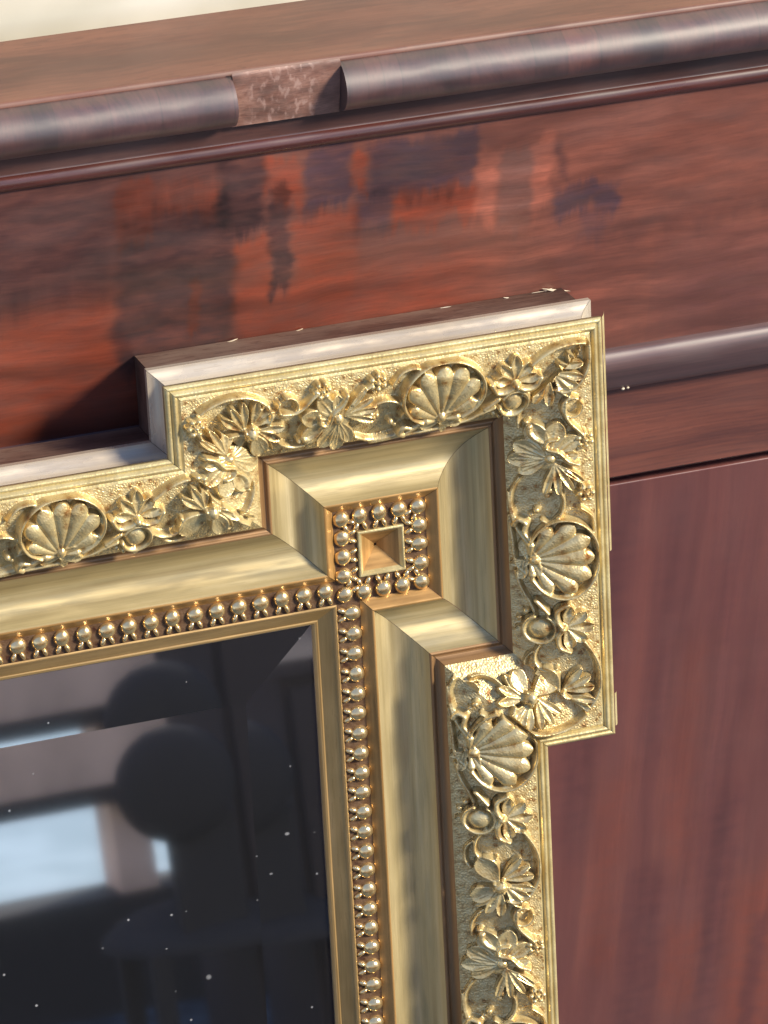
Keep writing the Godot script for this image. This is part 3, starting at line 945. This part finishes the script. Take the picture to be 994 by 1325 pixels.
func build_cabinet() -> void:
	cab = thing("mahogany_cabinet", "old mahogany cabinet with rolled top moulding, one length missing, behind the mirror", "cabinet", Vector3((X0 + X1) / 2 * U, 0, -260 * U))
	M.cabinet_wear = noise_texture(512, 0.012, 4, Color(0.66, 0.66, 0.66), Color(1, 1, 1), 31)
	var dark := Color(0.21, 0.13, 0.128); var mid := Color(0.285, 0.18, 0.165); var light := Color(0.345, 0.225, 0.20)
	var top_m := wood("faded mahogany top", grain_image(512, 256, Color(0.305, 0.186, 0.140), Color(0.375, 0.232, 0.174), Color(0.434, 0.276, 0.208), 51, 3.0, 9.0), 0.5, Vector3(1.6, 3.2, 1))
	var roll_im := grain_image(256, 512, Color(0.188, 0.108, 0.115), Color(0.260, 0.154, 0.155), Color(0.324, 0.196, 0.188), 52, 2.0, 20.0)
	roll_im.rotate_90(CLOCKWISE)
	# short pieces of cross-cut veneer, each its own tone
	var vr := RandomNumberGenerator.new()
	vr.seed = 8
	var vx := 0
	while vx < roll_im.get_width():
		var vw := vr.randi_range(14, 70)
		var gain := vr.randf_range(0.93, 1.06)
		var warm := vr.randf_range(0.97, 1.04)
		for x in range(vx, mini(vx + vw, roll_im.get_width())):
			for y in roll_im.get_height():
				var c := roll_im.get_pixel(x, y)
				var g := gain * (0.75 if x == vx else 1.0)
				roll_im.set_pixel(x, y, Color(c.r * g * warm, c.g * g, c.b * g / warm))
		vx += vw
	var roll_m := wood("cross-banded mahogany", roll_im, 0.5, Vector3(2.1, 7.0, 1), 1.0)
	var plain_m := wood("dark mahogany", grain_image(512, 256, dark, mid, light, 53, 3.0, 8.0), 0.42, Vector3(1.5, 4.0, 1), 0.15)
	var red_m := wood("red mahogany bead", grain_image(512, 128, Color(0.225, 0.105, 0.095), Color(0.285, 0.13, 0.113), Color(0.34, 0.16, 0.135), 54, 3.0, 5.0), 0.4, Vector3(1.5, 6.0, 1), 0.15)
	var rail_m := wood("rail mahogany", grain_image(512, 256, Color(0.330, 0.199, 0.184), Color(0.413, 0.245, 0.209), Color(0.484, 0.285, 0.236), 55, 3.5, 9.0), 0.42, Vector3(1.3, 4.0, 1), 0.15)
	var panel_m := wood("figured mahogany panel", panel_image(), 0.42, Vector3(1.0 / (560.0 * U), 1.0 / (1120.0 * U), 1), 0.1)
	panel_m.uv1_offset = Vector3(-380.0 / 560.0, 0, 0)
	var frieze_m := wood("patched mahogany frieze", frieze_image(), 0.42, Vector3(1.0 / (1120.0 * U), 1.0 / (385.0 * U), 1), 0.15)
	frieze_m.uv1_offset = Vector3(420.0 / 1120.0, 0, 0)
	frieze_m.texture_repeat = true
	# top board
	across("top_board", [Vector2(664, -326), Vector2(667, -323), Vector2(667, -186), Vector2(665, -181), Vector2(660, -180)], X0, X1, top_m)
	# rolled moulding: two lengths with a gap, and the bare core behind it
	var roll := []
	for k in 17:
		var e := PI * k / 16.0
		roll.append(Vector2(628.0 + 33.0 * cos(e), -179.0 + 33.0 * sin(e) * (1.0 + 0.1 * sin(e))))
	across("roll_moulding", roll, X0, -91.0, roll_m)
	across("roll_moulding", roll, 50.0, X1, roll_m)
	var torus_im := grain_image(256, 256, Color(0.221, 0.148, 0.156), Color(0.289, 0.196, 0.201), Color(0.348, 0.236, 0.234), 58, 3.0, 8.0)
	var torus_m := wood("torus mahogany", torus_im, 0.5, Vector3(1.5, 7.0, 1), 0.7)
	var raw := grain_image(256, 128, Color(0.331, 0.216, 0.180), Color(0.451, 0.310, 0.264), Color(0.552, 0.405, 0.352), 57, 1.5, 6.0)
	var nz := FastNoiseLite.new()
	nz.seed = 4
	nz.frequency = 0.06
	nz.fractal_octaves = 4
	for y in 128:
		for x in 256:
			var g := smoothstep(0.02, 0.5, nz.get_noise_2d(x * 0.9, y * 0.45)) * smoothstep(185.0, 120.0, absf(x - 110.0) * 2.0)
			raw.set_pixel(x, y, raw.get_pixel(x, y).lerp(Color(0.72, 0.62, 0.59), g * 0.45))
	var raw_m := wood("bare core with old glue", raw, 0.75, Vector3(1.0 / (150.0 * U), 1.0 / (75.0 * U), 1))
	raw_m.uv1_offset = Vector3(91.0 / 150.0, 0, 0)
	across("bare_core", [Vector2(667, -176), Vector2(663, -171), Vector2(594, -169), Vector2(592, -176)], -90.6, 49.6, raw_m)
	# fascia and its small bead
	across("fascia", [Vector2(596, -178), Vector2(568, -176), Vector2(566, -174)], X0, X1, plain_m)
	var bd := []
	for k in 9:
		var e := PI * k / 8.0
		bd.append(Vector2(556.0 + 10.5 * cos(e), -175.0 + 9.0 * sin(e)))
	across("bead_moulding", bd, X0, X1, red_m)
	# frieze, a slow swell
	var fr := []
	for k in 13:
		var x := k / 12.0
		fr.append(Vector2(lerpf(545.5, 161, x), -173.5 + 6.0 * sin(PI * x)))
	across("frieze", fr, X0, X1, frieze_m)
	# lower torus
	var to := []
	for k in 13:
		var e := PI * k / 12.0
		to.append(Vector2(128.0 + 33.0 * cos(e), -174.0 + 20.0 * pow(sin(e), 0.75)))
	across("torus_moulding", to, X0, X1, torus_m)
	across("rail", [Vector2(95, -177), Vector2(60, -179), Vector2(0, -179), Vector2(-57, -176), Vector2(-61, -177.5), Vector2(-62, -215)], X0, X1, rail_m)
	across("panel", [Vector2(-80, -215), Vector2(-80.5, -190), Vector2(-83, -187), Vector2(-900, -187), Vector2(-1380, -187)], X0, X1, panel_m)
	across("plinth", [Vector2(-1380, -178), Vector2(-1384, -170), Vector2(-1548, -170)], X0, X1, plain_m)
	for q in [[466, 101, 2.6], [473, 101.5, 2.2], [668, 132, 2.4]]:
		var fl := Shape.new()
		dome(fl, C(q[0], q[1], -159.0 if q[1] < 200 else -173.5), q[2] * U, q[2] * U * 0.8, 1.5 * U, 0, 3, 8)
		mesh_part("paint_fleck", fl.done(), M.chip, cab)
	var b := Shape.new()
	b.box(C(X0 + 1, -1549, -324), C(X1 - 1, 663, -214))
	mesh_part("carcase", b.done(), plain_m, cab)

# ---------------------------------------------------------------- the yard the mirror faces
func build_yard() -> void:
	var g := Shape.new()
	g.flat_towards([Vector3(-30, 0, -30), Vector3(30, 0, -30), Vector3(30, 0, 30), Vector3(-30, 0, 30)], Vector3.UP, [Vector2(-30, -30), Vector2(30, -30), Vector2(30, 30), Vector2(-30, 30)])
	var gm := metal("dark paving", lin(0.085, 0.12, 0.16), 0.95, 0.0, noise_texture(512, 0.02, 5, Color(0.6, 0.6, 0.6), Color(1, 1, 1), 71), null, null, 0, 0.7)
	gm.metallic_specular = 0.2
	var go := mesh_part("ground", g.done(), gm, self)
	go.set_meta("kind", "structure")
	var wm := metal("cream plaster", lin(0.74, 0.70, 0.60), 0.8, 0.0, noise_texture(512, 0.01, 4, Color(0.9, 0.9, 0.88), Color(1, 1, 1), 72), null, null, 0, 1.0)
	var b := Shape.new()
	b.box(Vector3(-4, 0, -0.55), Vector3(4, 2.6, -0.22))
	var o := mesh_part("plaster_wall", b.done(), wm, self)
	o.set_meta("label", "plain cream plastered wall behind the top of the mahogany cabinet")
	o.set_meta("category", "wall")
	# the wall across the yard, seen only in the glass: openings between piers
	var tm := metal("taupe render", lin(0.84, 0.60, 0.46), 0.75, 0.0, noise_texture(512, 0.01, 4, Color(0.85, 0.85, 0.85), Color(1, 1, 1), 73), null, null, 0, 0.8)
	var dm := metal("dark painted timber", lin(0.014, 0.013, 0.017), 0.85, 0.0, null, null, null, 0, 1.0)
	var t := thing("yard_wall", "low taupe wall with small openings, seen only as a reflection in the mirror", "wall", Vector3(0.4, 0, 2.85))
	b = Shape.new()
	for r in [[-3.0, 0.315, 3.0, 1.25], [-3.0, 0.17, -0.6, 0.315], [-0.24, 0.17, -0.17, 0.315], [0.045, 0.17, 0.10, 0.315], [0.19, 0.17, 3.0, 0.315]]:
		b.box(Vector3(r[0], r[1], -0.05), Vector3(r[2], r[3], 0.05))
	mesh_part("render", b.done(), tm, t)
	b = Shape.new()
	b.box(Vector3(-3, 0.0, -0.06), Vector3(3, 0.17, 0.06))
	mesh_part("plinth", b.done(), dm, t)
	b = Shape.new()
	b.box(Vector3(-3, 0.305, -0.075), Vector3(3, 0.33, -0.052))
	mesh_part("lintel", b.done(), dm, t)
	var pm := metal("pale paving", lin(0.33, 0.44, 0.50), 0.8, 0.0, noise_texture(512, 0.02, 4, Color(0.88, 0.9, 0.9), Color(1, 1, 1), 74), null, null, 0, 0.5)
	g = Shape.new()
	g.flat_towards([Vector3(-12, 0.004, 2.95), Vector3(12, 0.004, 2.95), Vector3(12, 0.004, 24), Vector3(-12, 0.004, 24)], Vector3.UP)
	var pv := mesh_part("pavement", g.done(), pm, self)
	pv.set_meta("kind", "structure")
	var km := metal("khaki verge", lin(0.30, 0.30, 0.20), 0.9, 0.0, noise_texture(256, 0.03, 4, Color(0.6, 0.62, 0.55), Color(1, 1, 1), 75), null, null, 0, 0.9)
	g = Shape.new()
	g.box(Vector3(-12, 0, 4.75), Vector3(12, 0.05, 5.3))
	var kv := mesh_part("kerb_strip", g.done(), km, self)
	kv.set_meta("kind", "structure")
	build_chair(dm)
	build_cupboard()

func build_cupboard() -> void:
	var m := metal("dark purple paint", lin(0.022, 0.015, 0.02), 0.7, 0.0, null, null, null, 0, 1.0)
	var t := thing("dark_cupboard", "low dark purple two-door cupboard, seen only as a reflection in the mirror", "cupboard", Vector3(0.60, 0, 2.2))
	var b := Shape.new()
	b.box(Vector3(-0.165, 0, -0.15), Vector3(0.20, 0.555, 0.15))
	mesh_part("carcase", b.done(), m, t)
	b = Shape.new()
	b.box(Vector3(-0.18, 0.555, -0.165), Vector3(0.215, 0.575, 0.165))
	mesh_part("cupboard_top", b.done(), m, t)
	for k in 2:
		b = Shape.new()
		b.box(Vector3(-0.155 + 0.178 * k, 0.04, -0.166), Vector3(0.014 + 0.178 * k, 0.54, -0.151))
		var d := mesh_part("door", b.done(), m, t)
		b = Shape.new()
		dome(b, Vector3.ZERO, 0.012, 0.012, 0.014, 0, 4, 10)
		var kn := mesh_part("knob", b.done(), M.pearl, d)
		kn.position = Vector3(-0.005 + 0.048 * k, 0.3, -0.166)
		kn.rotation.y = PI

func build_chair(m: Material) -> void:
	var t := thing("balloon_back_chair", "small dark balloon-back chair, seen only as a reflection in the mirror", "chair", Vector3(0.37, 0, 2.0))
	var pad := Shape.new()
	dome(pad, Vector3(0, 0.44, 0), 0.078, 0.075, 0.03, 0, 8, 28)
	for k in 1:
		var q := Shape.new()
		dome(q, Vector3.ZERO, 0.078, 0.075, 0.03, 0, 8, 28)
		var o := mesh_part("backrest", q.done(), m, t)
		o.position = Vector3(-0.02, 0.445, 0)
		o.rotation.y = PI
	var b := Shape.new()
	b.box(Vector3(-0.035, 0.24, 0.0), Vector3(0.05, 0.40, 0.03))
	mesh_part("splat", b.done(), m, t)
	b = Shape.new()
	dome(b, Vector3.ZERO, 0.15, 0.13, 0.05, 0, 6, 24)
	var seat := mesh_part("seat", b.done(), m, t)
	seat.position = Vector3(0.03, 0.23, 0.1)
	seat.rotation.x = -PI / 2
	for k in 4:
		b = Shape.new()
		b.box(Vector3(-0.012, 0, -0.012), Vector3(0.012, 0.235, 0.012))
		var l := mesh_part("leg", b.done(), m, t)
		l.position = Vector3(0.03 + (0.1 if k % 2 else -0.1), 0, 0.1 + (0.09 if k > 1 else -0.09))

# ----------------------------------------------------------------
func _ready() -> void:
	# camera
	var cam := Camera3D.new()
	cam.name = "camera"
	add_child(cam)
	var right := Vector3(0.94367333, 0.04257673, 0.32812781)
	var down := Vector3(-0.16283969, -0.80351625, 0.57257739)
	var fwd := Vector3(0.2880345, -0.59375825, -0.75132368)
	cam.transform = Transform3D(Basis(right, -down, -fwd), Vector3(-1573.746, 3482.795, 4294.608) * U + Vector3(0, G, 0))
	cam.fov = 2.0 * rad_to_deg(atan(662.5 / 5748.34))
	cam.near = 0.05
	cam.far = 200.0
	cam.current = true
	# sky, exposure
	var we := WorldEnvironment.new()
	we.name = "environment"
	var env := Environment.new()
	env.background_mode = Environment.BG_SKY
	var sm := ProceduralSkyMaterial.new()
	sm.sky_top_color = Color(0.36, 0.47, 0.66)
	sm.sky_horizon_color = Color(0.80, 0.83, 0.86)
	sm.ground_bottom_color = Color(0.2, 0.19, 0.18)
	sm.ground_horizon_color = Color(0.55, 0.55, 0.54)
	sm.sky_curve = 0.18
	sm.sun_angle_max = 0.5
	var sky := Sky.new()
	sky.sky_material = sm
	env.sky = sky
	env.background_energy_multiplier = 1.3
	env.tonemap_mode = Environment.TONE_MAPPER_LINEAR
	env.tonemap_exposure = 1.5
	env.sdfgi_enabled = true
	env.ssao_enabled = true
	env.ssil_enabled = true
	we.environment = env
	add_child(we)
	# sun, from the upper right in front of the mirror
	var sun := DirectionalLight3D.new()
	sun.name = "sun"
	sun.light_energy = 1.6
	sun.light_color = Color(1.0, 0.95, 0.86)
	sun.light_angular_distance = 11.0
	sun.shadow_enabled = true
	add_child(sun)
	var s := Vector3(0.68, 0.58, 0.45).normalized()
	sun.look_at_from_position(s * 10.0, Vector3.ZERO)

	make_materials()
	make_corners()
	build_yard()
	build_cabinet()
	make_bead_meshes()
	build_mirror()
	make_relief()
	ornament(19, -1040.0 + 361.0, 560.0, 1100.0)
	ornament(0, 312.0 - 204.0, -1000.0, 1000.0)
	ornament(1, -150.0, -1000.0, 1000.0)
	ornament(2, -(RISE + 9.0), -1000.0, 1000.0)
	ornament(3, 312.0 - 20.0, -1000.0, 1000.0)
	ornament(4, -266.0 + DROP, -1000.0, 800.0)
